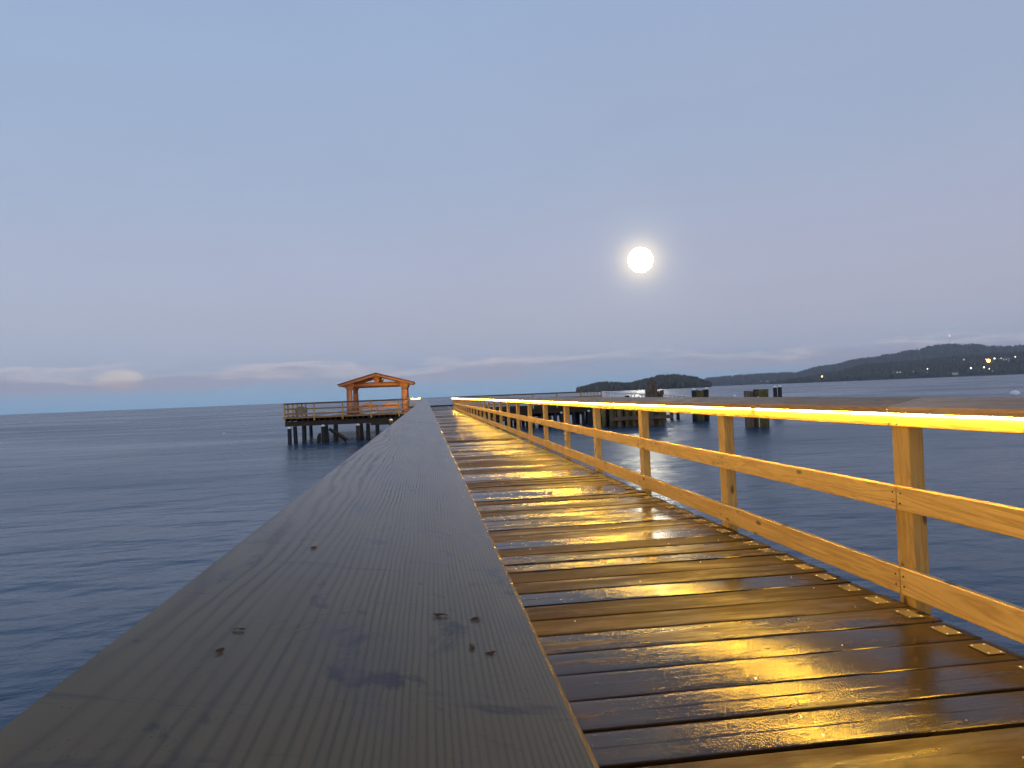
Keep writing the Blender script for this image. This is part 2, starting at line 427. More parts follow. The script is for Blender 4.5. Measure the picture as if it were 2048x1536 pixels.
# ------------------------------------------------------------------ pier deck
PITCH_P, GAP0 = .2603, 2.308
DZ = -1.225
pier = thing('pier', 'long wet plank pier running straight out to its head', 'pier', (1.29, 0, DZ))
mb = MB()
k0 = -int((GAP0+5)/PITCH_P); k1 = int((90-GAP0)/PITCH_P)
rng = random.Random(3)
plate_rows = []
for k in range(k0, k1):
    y0 = GAP0 + k*PITCH_P + .005; y1 = y0 + PITCH_P - rng.uniform(.012, .018)
    tilt = rng.gauss(0, .0055); cup = rng.uniform(-.0012, .0022); lift = rng.uniform(-.002, .002)
    xa = .05 + rng.uniform(-.008, .008); xb = 2.532 + rng.uniform(-.006, .006)
    tw = rng.gauss(0, .003)
    nx, rnd = 7, rng.random()
    prof = [(0, -.0035), (.02, -.0006), (.12, 0), (.3, 1), (.47, 1.4), (.51, 1.4), (.7, 1), (.88, 0), (.98, -.0006), (1, -.0035)]
    vs = []
    split = rng.uniform(-.0035, .0035) if rng.random() < .55 else 0
    wv = [rng.uniform(-.0012, .0012) for _ in range(nx+1)]
    for i in range(nx+1):
        x = xa + (xb-xa)*i/nx
        for (s, q) in prof:
            z = q if q <= 0 else 0
            z += cup*4*s*(1-s) + (s-.5)*(tilt + tw*(i/nx-.5))*1.0 + lift + wv[i] + (split*(.6+.4*math.sin(i*1.9+k)) if s >= .5 else 0)
            vs.append((x, y0+(y1-y0)*s, DZ + z))
    n = len(prof); fs = []
    for i in range(nx):
        for j in range(n-1):
            fs.append((i*n+j, (i+1)*n+j, (i+1)*n+j+1, i*n+j+1))
    # underside and edges
    o = len(vs)
    vs += [(xa, y0, DZ-.07), (xb, y0, DZ-.07), (xb, y1, DZ-.07), (xa, y1, DZ-.07)]
    fs += [tuple([o, o+1] + [i*n for i in range(nx, -1, -1)]), tuple([o+2, o+3] + [i*n+n-1 for i in range(nx+1)]),
           tuple([o+1, o+2] + [nx*n+j for j in range(n-1, -1, -1)]), tuple([o+3, o] + [j for j in range(n)]), (o, o+3, o+2, o+1)]
    mb.add(vs, fs, rnd)
    plate_rows.append((.5*(y0+y1), DZ + lift + .0005))

# nail heads scattered over the near planks
mb.mi = 1
for (y, z) in plate_rows:
    if -1 < y < 14:
        for x in (.18, .75, 1.3, 1.86, 2.25):
            for s in (-.07, .07):
                if rng.random() < .14:
                    xx = x+rng.uniform(-.02, .02); yy = y+s+rng.uniform(-.012, .012)
                    mb.tube([(xx, yy, z-.002), (xx, yy, z+.0042)], [.0045, .003], 6)
db = mb.build('deck_boards', M_deck, pier); db.data.materials.append(M_screw)

def plate(mbp, y, z, dx):
    x0, x1, a, b2 = 2.392+dx, 2.476+dx, -.061, .061
    mbp.box(x0, x1, y+a, y+b2, z+.0004, z+.0028)
    mbp.mi = 1
    for (sx, sy) in ((x0+.012, y+a+.012), (x1-.012, y+a+.012), (x0+.012, y+b2-.012), (x1-.012, y+b2-.012)):
        mbp.tube([(sx, sy, z+.0026), (sx, sy, z+.0055)], [.006, .0035], 8)
    mbp.mi = 0
rest_p = MB(); npl = 0
for (y, z) in plate_rows:
    if y < .3: continue
    dx = rng.uniform(-.006, .006)
    if npl < 95:
        a = MB(); plate(a, y, z+.002, dx)
        p = a.build('fixing_plate', M_steel, pier); p.data.materials.append(M_screw); npl += 1
    else: plate(rest_p, y, z+.002, dx)
p = rest_p.build('fixing_plate', M_steel, pier); p['kind'] = 'stuff'; p.data.materials.append(M_screw)
for x in (.16, .95, 1.65, 2.42):
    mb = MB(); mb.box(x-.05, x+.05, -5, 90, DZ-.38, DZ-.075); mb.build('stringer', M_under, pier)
for i in range(20):
    y = -1.2 + 4.88*i
    if y > 90: break
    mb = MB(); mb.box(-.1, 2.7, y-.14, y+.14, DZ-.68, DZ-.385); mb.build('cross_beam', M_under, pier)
    for x in (.35, 2.2):
        mb = MB(); mb.tube([(x, y, WZ-1), (x+.02, y, DZ-.69)], [.17, .15], 12); mb.build('pile', M_pile, pier, True)
mb = MB(); mb.box(-3.0, 3.4, 89.6, 89.85, DZ+.02, DZ+.2); mb.box(-2.6, -2.3, 89.62, 89.83, DZ-.02, DZ+.03); mb.box(.6, .9, 89.62, 89.83, DZ-.02, DZ+.03); mb.box(2.9, 3.2, 89.62, 89.83, DZ-.02, DZ+.03)
mb.build('curb', M_under, pier)

# ------------------------------------------------------------------ railings
BAY, P0 = 2.44, 3.705
CAPDZ = []
def rounded(x0, x1, z0, z1, e=.004):
    return [(x0+e, z0), (x1-e, z0), (x1, z0+e), (x1, z1-e), (x1-e, z1), (x0+e, z1), (x0, z1-e), (x0, z0+e)]
def sloped(xf, zf_, xb, zb, th, e=.005):
    """cap cross-section leaning towards the walkway, arrises eased"""
    d = Vector((xb-xf, zb-zf_)); d.normalize(); nrm = Vector((-d.y, d.x))
    if nrm.y < 0: nrm = -nrm
    A, B = Vector((xf, zf_)), Vector((xb, zb)); C, D = B - nrm*th, A - nrm*th
    q = [A + d*e, B - d*e, B - nrm*e, C + nrm*e, C - d*e, D + d*e, D + nrm*e, A - nrm*e]
    return [(v.x, v.y) for v in q]

def railing_y(name, label, mirror, k_first, k_last, end, capmat):
    """railing along the pier; mirror=False: right side"""
    root = thing(name, label, 'railing', (2.6 if not mirror else 0.0, P0, DZ))
    fx = (lambda x: x) if not mirror else (lambda x: 2.59 - x)
    rg = random.Random(11 if mirror else 5)
    post = MB()
    a, b = sorted((fx(2.592), fx(2.682)))
    post.prism([(a+.006, -.07), (b-.006, -.07), (b, -.064), (b, .064), (b-.006, .07), (a+.006, .07), (a, .064), (a, -.064)], DZ-.36, -.175, 'z')
    pm = post.mesh('post')
    for k in range(k_first, k_last+1):
        p = inst(pm, 'post', M_postz, root, (-root.location.x, P0 + BAY*k - root.location.y, -root.location.z))
        p.rotation_euler = (rg.gauss(0, .0015), 0, 0)
    # shared profiles
    for k in range(k_first, k_last, 2):
        y0 = P0 + BAY*k + .004; y1 = min(P0 + BAY*(k+2) - .004, end)
        if k == k_first: y0 -= .3
        n = max(1, int((y1-y0)/1.2))
        for nm, prof, mat in (
            ('top_rail', rounded(*sorted((fx(2.552), fx(2.590))), -.2645, -.181), M_raily),
            ('middle_rail', rounded(*sorted((fx(2.552), fx(2.590))), -.722, -.590), M_raily),
            ('bottom_rail', rounded(*sorted((fx(2.552), fx(2.590))), -1.188, -1.038), M_raily)):
            j = rg.uniform(-.0025, .0025); i2 = rg.uniform(-.002, .002)
            m_ = MB(); m_.prism([(p_+i2, q_+j) for p_, q_ in prof], y0, y1, 'y', rg.random())
            xi = (min if not mirror else max)(p_ for p_, q_ in prof)+i2; si = -1 if not mirror else 1
            zc = sum(q_ for p_, q_ in prof)/len(prof); m_.mi = 1
            for kk in (0, 1, 2):
                for dz_ in (-.028, .028):
                    yb = min(max(P0+BAY*(k+kk), y0+.03), y1-.03)+rg.uniform(-.006, .006)
                    m_.tube([(xi-si*.002, yb, zc+dz_), (xi+si*.003, yb, zc+dz_)], [.0065, .0055], 8)
            m_.build(nm, mat, root).data.materials.append(M_bolt)
        if not mirror: prof = sloped(2.520, -.154, 2.728, -.108, .038)
        else: prof = sloped(.0625, -.1440, -.156, -.1100, .038)
        dz = rg.uniform(-.002, .002)
        m_ = MB()
        if mirror: CAPDZ.append((y0, y1, dz))
        m_.prism([(p_, q_+dz) for p_, q_ in prof], y0, y1, 'y', rg.random())
        o = m_.build('cap_board', capmat, root)
    return root

right_rail = railing_y('railing', 'new pine railing along the right of the walkway, lit gold by its rope light', False, -4, 27, 71.2, M_capfar)
left_rail = railing_y('railing', 'grey damp handrail along the left of the walkway, filling the foreground', True, -4, 24, 63.8, M_cap)

def railing_x(label, posts, y, x0, x1, ztop, balusters=None, outward=-1):
    """railing across, facing the camera (posts outside, rails inside)"""
    root = thing('railing', label, 'railing', (posts[0], y, DZ))
    pm = MB(); pm.prism([(-.06, -.06), (.06, -.06), (.06, .06), (-.06, .06)], DZ-.34, ztop-.04, 'z'); pm = pm.mesh('post')
    for x in posts: inst(pm, 'post', M_postz, root, (x-root.location.x, 0, -root.location.z))
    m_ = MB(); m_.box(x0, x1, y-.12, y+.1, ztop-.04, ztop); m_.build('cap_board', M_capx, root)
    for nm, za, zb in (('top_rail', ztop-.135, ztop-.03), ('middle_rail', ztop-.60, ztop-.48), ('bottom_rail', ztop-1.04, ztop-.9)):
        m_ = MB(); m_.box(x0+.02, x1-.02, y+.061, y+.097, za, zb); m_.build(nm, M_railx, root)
    for x in (balusters or []):
        m_ = MB(); m_.box(x-.03, x+.03, y+.02, y+.06, DZ+.05, ztop-.045); m_.build('baluster', M_postz, root)
    return root
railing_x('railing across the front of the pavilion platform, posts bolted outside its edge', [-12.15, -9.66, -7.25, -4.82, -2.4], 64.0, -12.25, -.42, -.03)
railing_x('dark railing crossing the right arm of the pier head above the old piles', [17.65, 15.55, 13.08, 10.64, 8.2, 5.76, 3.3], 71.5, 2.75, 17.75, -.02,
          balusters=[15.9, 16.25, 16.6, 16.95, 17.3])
# left side railing of the pavilion platform
root = thing('railing', 'short railing closing the far left side of the pavilion platform', 'railing', (-12.3, 66, DZ))
for y in (66.4, 68.8, 71.2, 73.6, 76.0):
    m_ = MB(); m_.box(-12.36, -12.24, y-.06, y+.06, DZ-.3, -.07); m_.build('post', M_postz, root)
for nm, za, zb in (('cap_board', -.068, -.032), ('middle_rail', -.62, -.5), ('bottom_rail', -1.06, -.93)):
    m_ = MB(); m_.box(-12.38 if nm == 'cap_board' else -12.237, -12.17 if nm == 'cap_board' else -12.2, 64.14, 76.2, za, zb); m_.build(nm, M_railx, root)

# ------------------------------------------------------------------ rope lights
def rope(label, p0, p1, r=.007, mat=None, step=.5, wob=.0015):
    a, b = Vector(p0), Vector(p1); n = max(2, int((b-a).length/step)); rg = random.Random(int(p0[1]*10))
    pts = [a.lerp(b, i/n) + Vector((0, 0, rg.uniform(-wob, wob))) for i in range(n+1)]
    m_ = MB(); m_.tube(pts, r, 7)
    return tag(m_.build('rope_light', mat or M_rope, None, True), label, 'rope light', 'glowing rope lights on the pier')
RX, RZ = 2.5465, -.1965
rope('glowing rope light under the right rail cap, length nearest the viewer', (RX, -5, RZ), (RX, 5.36, RZ), .005)
rope('glowing rope light under the right rail cap, beyond the dark gap near the second post', (RX, 5.45, RZ), (RX, 71.1, RZ), .005)
rope('rope light tucked under the inner lip of the grey foreground handrail cap', (.066, -5, -.196), (.066, 63.6, -.196), .007, M_rope_left)
rope('short bit of rope light showing at the right end of the pavilion platform railing', (-1.3, 63.87, -.085), (-.5, 63.87, -.085), .005, M_rope_far)
rope('rope light behind the pavilion platform railing, beside the right log post', (-3.9, 64.13, -.095), (-.6, 64.13, -.095), .022, M_rope_far)

# ------------------------------------------------------------------ pier head platforms
plat = thing('viewing_platform', 'timber platform on piles carrying the pavilion, left of the pier', 'platform', (-6, 64, DZ))
mb = MB(); x = -12.3; rg = random.Random(21)
while x < .02:
    w = .25; mb.box(x, min(x+w-.01, .03), 64.1, 90, DZ-.075, DZ+rg.uniform(-.003, .003), rg.random()); x += w
mb.build('deck_boards', M_deck, plat)
mb = MB(); mb.box(-12.3, -.02, 64.06, 64.095, DZ-.15, DZ-.01); mb.build('rim_board', wood('rim_timber', (.34, .22, .09, 1), (.2, .12, .05, 1), 'x', rough=.6), plat)
for i in range(26):
    x = -12.1 + i*.47
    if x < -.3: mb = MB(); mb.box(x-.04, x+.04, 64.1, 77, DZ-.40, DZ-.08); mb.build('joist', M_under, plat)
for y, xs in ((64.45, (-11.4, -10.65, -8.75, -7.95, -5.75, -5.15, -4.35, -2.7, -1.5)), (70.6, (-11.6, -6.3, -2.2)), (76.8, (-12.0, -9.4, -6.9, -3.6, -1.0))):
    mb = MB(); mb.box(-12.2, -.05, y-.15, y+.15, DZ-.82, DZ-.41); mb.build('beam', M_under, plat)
    for x in xs:
        m_ = MB(); m_.tube([(x+rg.uniform(-.12, .12), y, WZ-1.5), (x, y, DZ-.84)], [.19, .17], 12); m_.build('pile', M_pile, plat, True)
mb = MB(); mb.box(-4.9, -3.0, 64.2, 64.29, DZ-1.02, DZ-.62); mb.build('fender_board', M_under, plat)

arm = thing('wharf_arm', 'dark right arm of the pier head standing on crowded old piles', 'wharf', (10, 72, DZ))
mb = MB(); x = 2.58
while x < 17.7:
    mb.box(x, x+.24, 71.6, 80, DZ-.075, DZ+rg.uniform(-.003, .003), rg.random()); x += .25
mb.build('deck_boards', M_deck, arm)
mb = MB(); mb.box(2.6, 17.75, 71.555, 71.595, DZ-.36, DZ-.02); mb.build('rim_board', M_under, arm)
for y in (72.0, 75.5, 79.3):
    mb = MB(); mb.box(2.7, 17.7, y-.16, y+.16, DZ-.85, DZ-.37); mb.build('beam', M_under, arm)
    x = 3.0
    while x < 17.6:
        m_ = MB(); lean = rg.uniform(-.12, .12)
        m_.tube([(x+lean, y+rg.uniform(-.1, .1), WZ-1.5), (x, y, DZ-.86)], [.2, .18], 10); m_.build('pile', M_pile, arm, True)
        x += rg.uniform(.75, 1.35)
mb = MB(); mb.box(2.9, 12.5, 71.72, 71.82, DZ-1.45, DZ-1.2); mb.build('wale', M_under, arm)
mb = MB(); mb.box(7.0, 17.3, 79.55, 79.65, DZ-1.4, DZ-.95); mb.build('wale', M_under, arm)

# fender piles with white caps along the platforms
def cap_pile(x, y, ztop, label, r=.17, mat=None, grp='white-capped fender piles of the platform'):
    root = thing('fender_pile', label, 'pile', (x, y, WZ), grp)
    m_ = MB(); m_.tube([(x, y, WZ-1.5), (x, y, ztop)], [r*1.08, r], 12); m_.build('post', mat or M_pile, root, True)
    m_ = MB(); m_.tube([(x, y, ztop-.06), (x, y, ztop+.01), (x, y, ztop+.08), (x, y, ztop+.12)], [r*1.04, r*1.04, r*.7, .02], 14); m_.build('cap', M_white, root, True)
    return root
cap_pile(-11.72, 63.6, DZ-.93, 'white-capped pile at the far left corner of the pavilion platform')
cap_pile(-8.9, 63.6, DZ-.86, 'white-capped pile beside the slanting broken timber under the platform')
cap_pile(-5.95, 63.6, DZ-.9, 'white-capped pile below the left log post of the pavilion')
cap_pile(-3.1, 63.6, DZ-.62, 'white-capped pile closest to the grey handrail, below the pavilion')
for x, zt, lb in ((7.35, DZ-.9, 'white-capped pile under the left half of the dark wharf arm'), (10.1, DZ-.86, 'white-capped pile under the middle of the dark wharf arm'),
                  (13.4, DZ-.86, 'white-capped pile under the dark wharf arm, behind the lit railing post'), (16.2, DZ-.8, 'white-capped pile under the right end of the dark wharf arm')):
    cap_pile(x, 71.1, zt, lb, .13)
m_ = MB(); m_.tube([(-9.35, 63.2, WZ-1), (-9.2, 63.2, WZ+.55), (-9.12, 63.25, WZ+.8)], [.17, .16, .08], 9)
tag(m_.build('broken_pile', M_pile, None), 'snapped-off short pile standing in the water under the platform', 'pile')
m_ = MB(); m_.tube([(-8.35, 63.2, WZ+1.15), (-7.6, 63.25, WZ+.65), (-6.9, 63.3, WZ+.1)], [.14, .17, .15], 9)
tag(m_.build('fallen_timber', M_pile, None), 'slanting fallen timber leaning among the platform piles', 'timber')

# ------------------------------------------------------------------ pavilion
PY0, PY1 = 69.0, 75.0
pav = thing('pavilion', 'open red cedar log pavilion with low gabled roof on the platform', 'pavilion', (-4.55, 72, DZ))
for y in (PY0, PY1):
    for x in (-7.12, -2.02):
        m_ = MB(); m_.tube([(x, y, DZ), (x, y, DZ+.5), (x, y, .6), (x, y, 1.15)], [.31, .295, .265, .25], 16); pst = m_.build('log_post', M_cedar, pav, True)
        m_ = MB(); m_.prism([(x-.27, 1.02), (x+.27, 1.02), (x+.44, 1.32), (x+.44, 1.60), (x-.44, 1.60), (x-.44, 1.32)], y-.2, y+.2, 'y'); m_.build('corbel', M_cedarx, pst)
    m_ = MB(); m_.tube([(-7.4, y, 1.41), (-4.57, y, 1.43), (-1.72, y, 1.41)], [.2, .215, .2], 14); m_.build('tie_beam', M_cedarx, pav, True)
    m_ = MB(); m_.prism([(-4.72, 1.58), (-4.42, 1.58), (-4.15, 2.28), (-4.99, 2.28)], y-.17, y+.17, 'y'); m_.build('king_post', M_cedar, pav)
ex, ez, rz_ = 3.52, 1.53, 2.50
sl = (rz_-ez)/ex
for s in (-1, 1):
    cx = -4.57
    e = [(cx, rz_), (cx+s*ex, ez), (cx+s*ex, ez-.09), (cx, rz_-.09)]
    m_ = MB(); m_.prism(e, 67.9, 76.3, 'y'); m_.build('roof', M_roof, pav)
    for y in (68.0, PY0-.06, 70.5, 72.0, 73.5, PY1-.06):
        w = .16 if y != 68.0 else .1
        m_ = MB(); m_.prism([(cx+s*.02, rz_-.095), (cx+s*(ex-.08), ez-.072), (cx+s*(ex-.1), ez-.24), (cx+s*.02, rz_-.31)], y, y+w, 'y'); m_.build('rafter', M_cedarx, pav)
    m_ = MB(); m_.tube([(cx+s*2.55, 68.2, 1.72-.06), (cx+s*2.55, 76, 1.72-.06)], .15, 12); m_.build('purlin', M_cedary, pav, True)
m_ = MB(); m_.tube([(-4.57, 68.2, 2.2), (-4.57, 76, 2.2)], .15, 12); m_.build('ridge_beam', M_cedary, pav, True)
m_ = MB(); m_.tube([(-4.0, 68.78, 2.0), (-4.0, 68.62, 1.9)], [.13, .15], 12); lamp = m_.build('lamp_housing', M_dark, pav, True)
m_ = MB(); m_.tube([(-4.0, 68.61, 1.893), (-4.0, 68.60, 1.887)], [.1, .1], 12); m_.build('lamp_glass', M_white, lamp, True)

def bench(x, y, label, w=1.75, mat=M_cedarx):
    b = thing('bench', label, 'bench', (x, y, DZ), 'benches with arched backs on the platform')
    m_ = MB(); m_.box(x-w/2, x+w/2, y-.22, y+.26, DZ+.41, DZ+.47); m_.build('seat', mat, b)
    pr = [(x-w/2, DZ+.48), (x+w/2, DZ+.48), (x+w/2, DZ+.64)]
    for i in range(1, 12):
        a_ = i/12; pr.append((x+w/2-w*a_, DZ+.64+.26*math.sin(math.pi*a_)))
    pr.append((x-w/2, DZ+.64))
    m_ = MB(); m_.prism(pr, y-.27, y-.21, 'y'); m_.build('backrest', mat, b)
    for s in (-1, 1):
        m_ = MB(); m_.box(x+s*(w/2-.12)-.05, x+s*(w/2-.12)+.05, y-.2, y+.24, DZ, DZ+.405); m_.build('leg', mat, b)
    return b
bench(-5.3, 68.0, 'orange wooden bench with arched back, left one between the pavilion posts')
bench(-3.35, 68.0, 'orange wooden bench with arched back, right one beside the right log post')
bench(-11.1, 66.2, 'dull grey-brown arched bench at the far left end of the platform', 1.1, M_railx)  # duller wood than the other benches: the weaker light here is put into its colour

# ------------------------------------------------------------------ old pile clusters right of the pier
def cluster(label, posts, name='pile_cluster', extra=None):
    root = thing(name, label, 'pile cluster', (posts[0][0], posts[0][1], WZ), 'old pile clusters in the water')
    for (x, y, zt, r, mat, cap) in posts:
        m_ = MB(); l = rg.uniform(-.05, .05)
        m_.tube([(x*1.0+l*2, y, WZ-1.5), (x+l, y, WZ+.8), (x, y, zt-.04), (x, y, zt)], [r*1.12, r*1.05, r, r*.9], 11)
        p = m_.build('pile', mat, root, True)
        if cap:
            m_ = MB(); m_.tube([(x, y, zt-.08), (x, y, zt+.03), (x, y, zt+.1), (x, y, zt+.15)], [r*1.06, r*1.06, r*.7, .02], 12); m_.build('cap', M_white, p, True)
    if extra: extra(root)
    return root
# large dolphin with the broken tower
ps = []
for i in range(15):
    x = 16.75 + i*.40 + rg.uniform(-.08, .08); ps.append((x, 66.5+rg.uniform(-.5, .5), -1.25+rg.uniform(-.55, .35), .2, M_moss if i not in (3, 11) else M_rot, False))
for i in range(9):
    x = 17.0 + i*.6 + rg.uniform(-.1, .1); ps.append((x, 68+rg.uniform(-.4, .6), -.95+rg.uniform(-.3, .35), .23, M_pile, False))
ps += [(21.35, 66.9, .38, .27, M_rot, False), (21.75, 66.8, .28, .25, M_rot, False), (21.5, 67.4, .55, .24, M_rot, False), (21.0, 66.7, -.22, .25, M_rot, False),
       (22.35, 66.9, -.5, .22, M_rot, False), (22.0, 67.0, -.3, .23, M_rot, False)]
def tower(root):
    m_ = MB()
    m_.tube([(21.55, 67.0, .3), (21.68, 67.0, .62), (21.62, 67.0, .8), (21.74, 67.0, 1.02)], [.26, .2, .17, .07], 7)
    m_.tube([(21.75, 67.05, .2), (21.86, 67.05, .55), (21.83, 67.05, .72)], [.2, .13, .05], 6)
    m_.build('broken_top', M_rot, root)
    m_ = MB(); m_.box(20.75, 21.25, 66.4, 66.62, -.36, .0); m_.build('block', M_rot, root)
    m_ = MB(); m_.box(22.15, 22.5, 66.4, 66.62, -.62, -.22); m_.build('block', M_rot, root)
    m_ = MB(); m_.box(17.0, 23.0, 65.72, 65.9, -2.9, -2.55); m_.build('wale', M_rot, root)
    m_ = MB(); m_.box(17.3, 22.6, 65.74, 65.92, -1.75, -1.5); m_.build('wale', M_rot, root)
cluster('large mossy pile dolphin topped by a jagged rotten stump', ps, extra=tower)
cluster('mossy pile cluster with a small white cap on each side', [(26.72, 69.7, -.3, .22, M_pile, True), (28.05, 69.7, -.26, .22, M_pile, True)] +
        [(27.0+i*.22, 70.1+rg.uniform(-.2, .2), -.38+rg.uniform(-.07, .05), .2, M_moss, False) for i in range(5)] + [(27.4, 70.7, -.36, .23, M_pile, False)])
def pole(root):
    m_ = MB(); m_.tube([(26.72, 55.6, WZ-.6), (26.72, 55.6, -1.0)], .035, 8); m_.build('pole', M_white, root, True)
cluster('mossy pile cluster in two steps, nearest the lit railing', [(26.0, 56.1, -.52, .24, M_rot, False), (26.35, 56.2, -.56, .22, M_rot, False)] +
        [(26.8+i*.26, 56.1+rg.uniform(-.2, .2), -.46+rg.uniform(-.04, .04), .23, M_moss, False) for i in range(4)] + [(27.2, 56.6, -.48, .25, M_pile, False)], extra=pole)
cluster('slim dark pair of piles, both capped white', [(39.55, 78, -.42, .22, M_pile, True), (40.12, 78, -.38, .22, M_pile, True)])
# far row of old piles behind the dolphin
for i in range(5):
    x = 24.3 + i*.75 + rg.uniform(-.1, .1)
    m_ = MB(); m_.tube([(x, 76, WZ-1), (x, 76, -1.25+rg.uniform(-.2, .2))], [.2, .18], 10)
    tag(m_.build('old_pile', M_pile, None, True), 'bare dark pile of the row standing right of the mossy dolphin', 'pile', 'row of bare piles beside the dolphin')

# ------------------------------------------------------------------ gangway, buoys
gw = thing('gangway', 'white metal gangway sloping down behind the end of the dark wharf arm', 'gangway', (20, 79, DZ))
A, B = Vector((19.7, 79, -.16)), Vector((29.4, 79, -1.05)); dn = Vector((0, 0, -1.0))
for dy in (0, 1.2):
    o = Vector((0, dy, 0))
    m_ = MB(); m_.tube([A+o, B+o], .08, 8); m_.build('handrail', M_alu, gw, True)
    m_ = MB(); m_.tube([A+o+dn, B+o+dn], .06, 8); m_.build('chord', M_alu, gw, True)
    m_ = MB()
    for i in range(9):
        p, q = A.lerp(B, i/8)+o, A.lerp(B, min(1, (i+1)/8))+o
        m_.tube([p, p+dn], .07, 8)
        if i < 8: m_.tube([p+dn, q] if i % 2 else [p, q+dn], .06, 8)
    m_.build('truss_web', M_alu, gw, True)
m_ = MB(); m_.add([A+dn+Vector((0, .06, 0)), B+dn+Vector((0, .06, 0)), B+dn+Vector((0, 1.14, 0)), A+dn+Vector((0, 1.14, 0)),
                   A+dn+Vector((0, .06, .05)), B+dn+Vector((0, .06, .05)), B+dn+Vector((0, 1.14, .05)), A+dn+Vector((0, 1.14, .05))],
                  [(0, 3, 2, 1), (4, 5, 6, 7), (0, 1, 5, 4), (1, 2, 6, 5), (2, 3, 7, 6), (3, 0, 4, 7)]); m_.build('walkway', M_alu, gw)
def buoy(x, y, r, label):
    m_ = MB(); m_.tube([(x, y, WZ-.3*r), (x, y, WZ+.25*r), (x, y, WZ+.7*r), (x, y, WZ+1.0*r), (x, y, WZ+1.12*r)], [r*.8, r, r*.85, r*.45, r*.1], 16)
    b = m_.build('buoy', M_white, None, True); tag(b, label, 'buoy', 'white mooring buoys')
    m_ = MB(); m_.tube([(x, y, WZ+1.1*r), (x, y, WZ+1.35*r)], r*.08, 8); m_.build('ring', M_dark, b, True)
buoy(95.9, 107.5, .75, 'largest white mooring buoy, floating far right above the railing')
buoy(93.0, 209, .5, 'small white buoy just above the lit railing, near the two-step pile cluster')
buoy(-24.9, 92.5, .14, 'tiny white buoy alone on the open water left of the platform')

# ------------------------------------------------------------------ far shores
def horizon_y(px): return 829.3 - .0404*px
def shore(name, ridge, d0, d1, trees, tree_h, mat, matf, peak=.6, seed=1, nd=26):
    """ridge: photo points of the skyline. Builds a solid hill from shoreline distance d0 to d1."""
    rg = random.Random(seed)
    pk = d0 + (d1-d0)*peak
    data = []
    for (px, py) in ridge:
        d = ray(px, py); hz = math.hypot(d.x, d.y); data.append((math.atan2(d.x, d.y), max(0.0, d.z/hz*pk - tree_h*.75)))
    data.sort()
    def rh(a):
        if a <= data[0][0] or a >= data[-1][0]: return 0.0
        for (a0, h0), (a1, h1) in zip(data, data[1:]):
            if a0 <= a <= a1: return h0 + (h1-h0)*(a-a0)/(a1-a0)
    a0, a1 = data[0][0], data[-1][0]
    def H(a, D):
        s = (D-d0)/(d1-d0)
        if s < 0 or s > 1: return WZ-2
        f = math.sin(math.pi/2*min(1, s/peak))**.9 if s < peak else math.cos(math.pi/2*(s-peak)/(1-peak))
        n = mnoise.noise(Vector((a*70, D/700, seed)))
        return WZ-.6 + (rh(a) + 3.0)*f*(1 + .10*n*(1 if s < peak*.85 else 0)) + 2*n*f
    na = max(30, int((a1-a0)*400))
    mb = MB(); vs = []
    for i in range(na+1):
        a = a0 + (a1-a0)*i/na
        for j in range(nd+1):
            D = d0 + (d1-d0)*j/nd
            wob = 1 + .012*mnoise.noise(Vector((a*90, seed*3.1, .5))) * (1 - j/nd)
            vs.append((math.sin(a)*D*wob, math.cos(a)*D*wob, H(a, D) if 0 < j < nd else WZ-1.5))
    m = nd+1
    mb.add(vs, [(i*m+j, (i+1)*m+j, (i+1)*m+j+1, i*m+j+1) for i in range(na) for j in range(nd)])
    tag(mb.build(name, mat, None, True), kind='structure')
    fb = MB(); cnt = 0; tries = 0
    while cnt < trees and tries < trees*6:
        tries += 1
        a = rg.uniform(a0, a1); s = rg.random()**.8*min(.95, peak*1.25)+.02; D = d0+(d1-d0)*s
        if rh(a) < 1.5 and rg.random() < .7: continue
        z = H(a, D)
        if z < WZ+1.0: continue
        if mnoise.noise(Vector((a*160, D/230, seed+9))) < -.42: continue
        x, y = math.sin(a)*D, math.cos(a)*D
        h = tree_h*rg.uniform(.55, 1.25); w = h*rg.uniform(.22, .42); rnd = rg.random()
        n = 6; ph = rg.random()*6
        base = [(x+w*math.cos(ph+k*6.283/n)*rg.uniform(.8, 1.2), y+w*math.sin(ph+k*6.283/n)*rg.uniform(.8, 1.2), z+h*.12) for k in range(n)]
        mid = [(x+w*.8*math.cos(ph+.5+k*6.283/n)*rg.uniform(.7, 1.2), y+w*.8*math.sin(ph+.5+k*6.283/n)*rg.uniform(.7, 1.2), z+h*rg.uniform(.45, .6)) for k in range(n)]
        fb.add([(x, y, z-2)] + base + mid + [(x, y, z+h)],
               [(0, 1+(k+1) % n, 1+k) for k in range(n)] + [(1+k, 1+(k+1) % n, n+1+(k+1) % n, n+1+k) for k in range(n)] + [(n+1+k, n+1+(k+1) % n, 2*n+1) for k in range(n)], rnd)
        cnt += 1
    tag(fb.build('forest', matf, None), kind='stuff')
    return H, d0, d1
isl = [(1155, 783), (1172, 773), (1195, 766.5), (1215, 765.5), (1235, 766), (1262, 767), (1275, 762.5), (1300, 757.5), (1320, 752.5), (1350, 750), (1375, 752.5), (1395, 756.5), (1410, 762), (1422, 772.5)]
H_isl = shore('island', isl, 2100, 2500, 2600, 15, M_rock, M_forest, .5, 3)
back = [(1380, 774), (1405, 760), (1415, 756), (1440, 753.5), (1480, 750.5), (1500, 749), (1548, 746), (1591, 745.6), (1612, 740), (1639, 731.5), (1666, 730), (1687, 724), (1720, 717), (1760, 713.6), (1773, 710), (1797, 706.5),
        (1810, 701), (1838, 699), (1858, 693), (1880, 689.5), (1920, 688), (1960, 689), (1979, 692.8), (2016, 692.5), (2034, 695), (2048, 693), (2120, 690), (2250, 700), (2400, 730)]
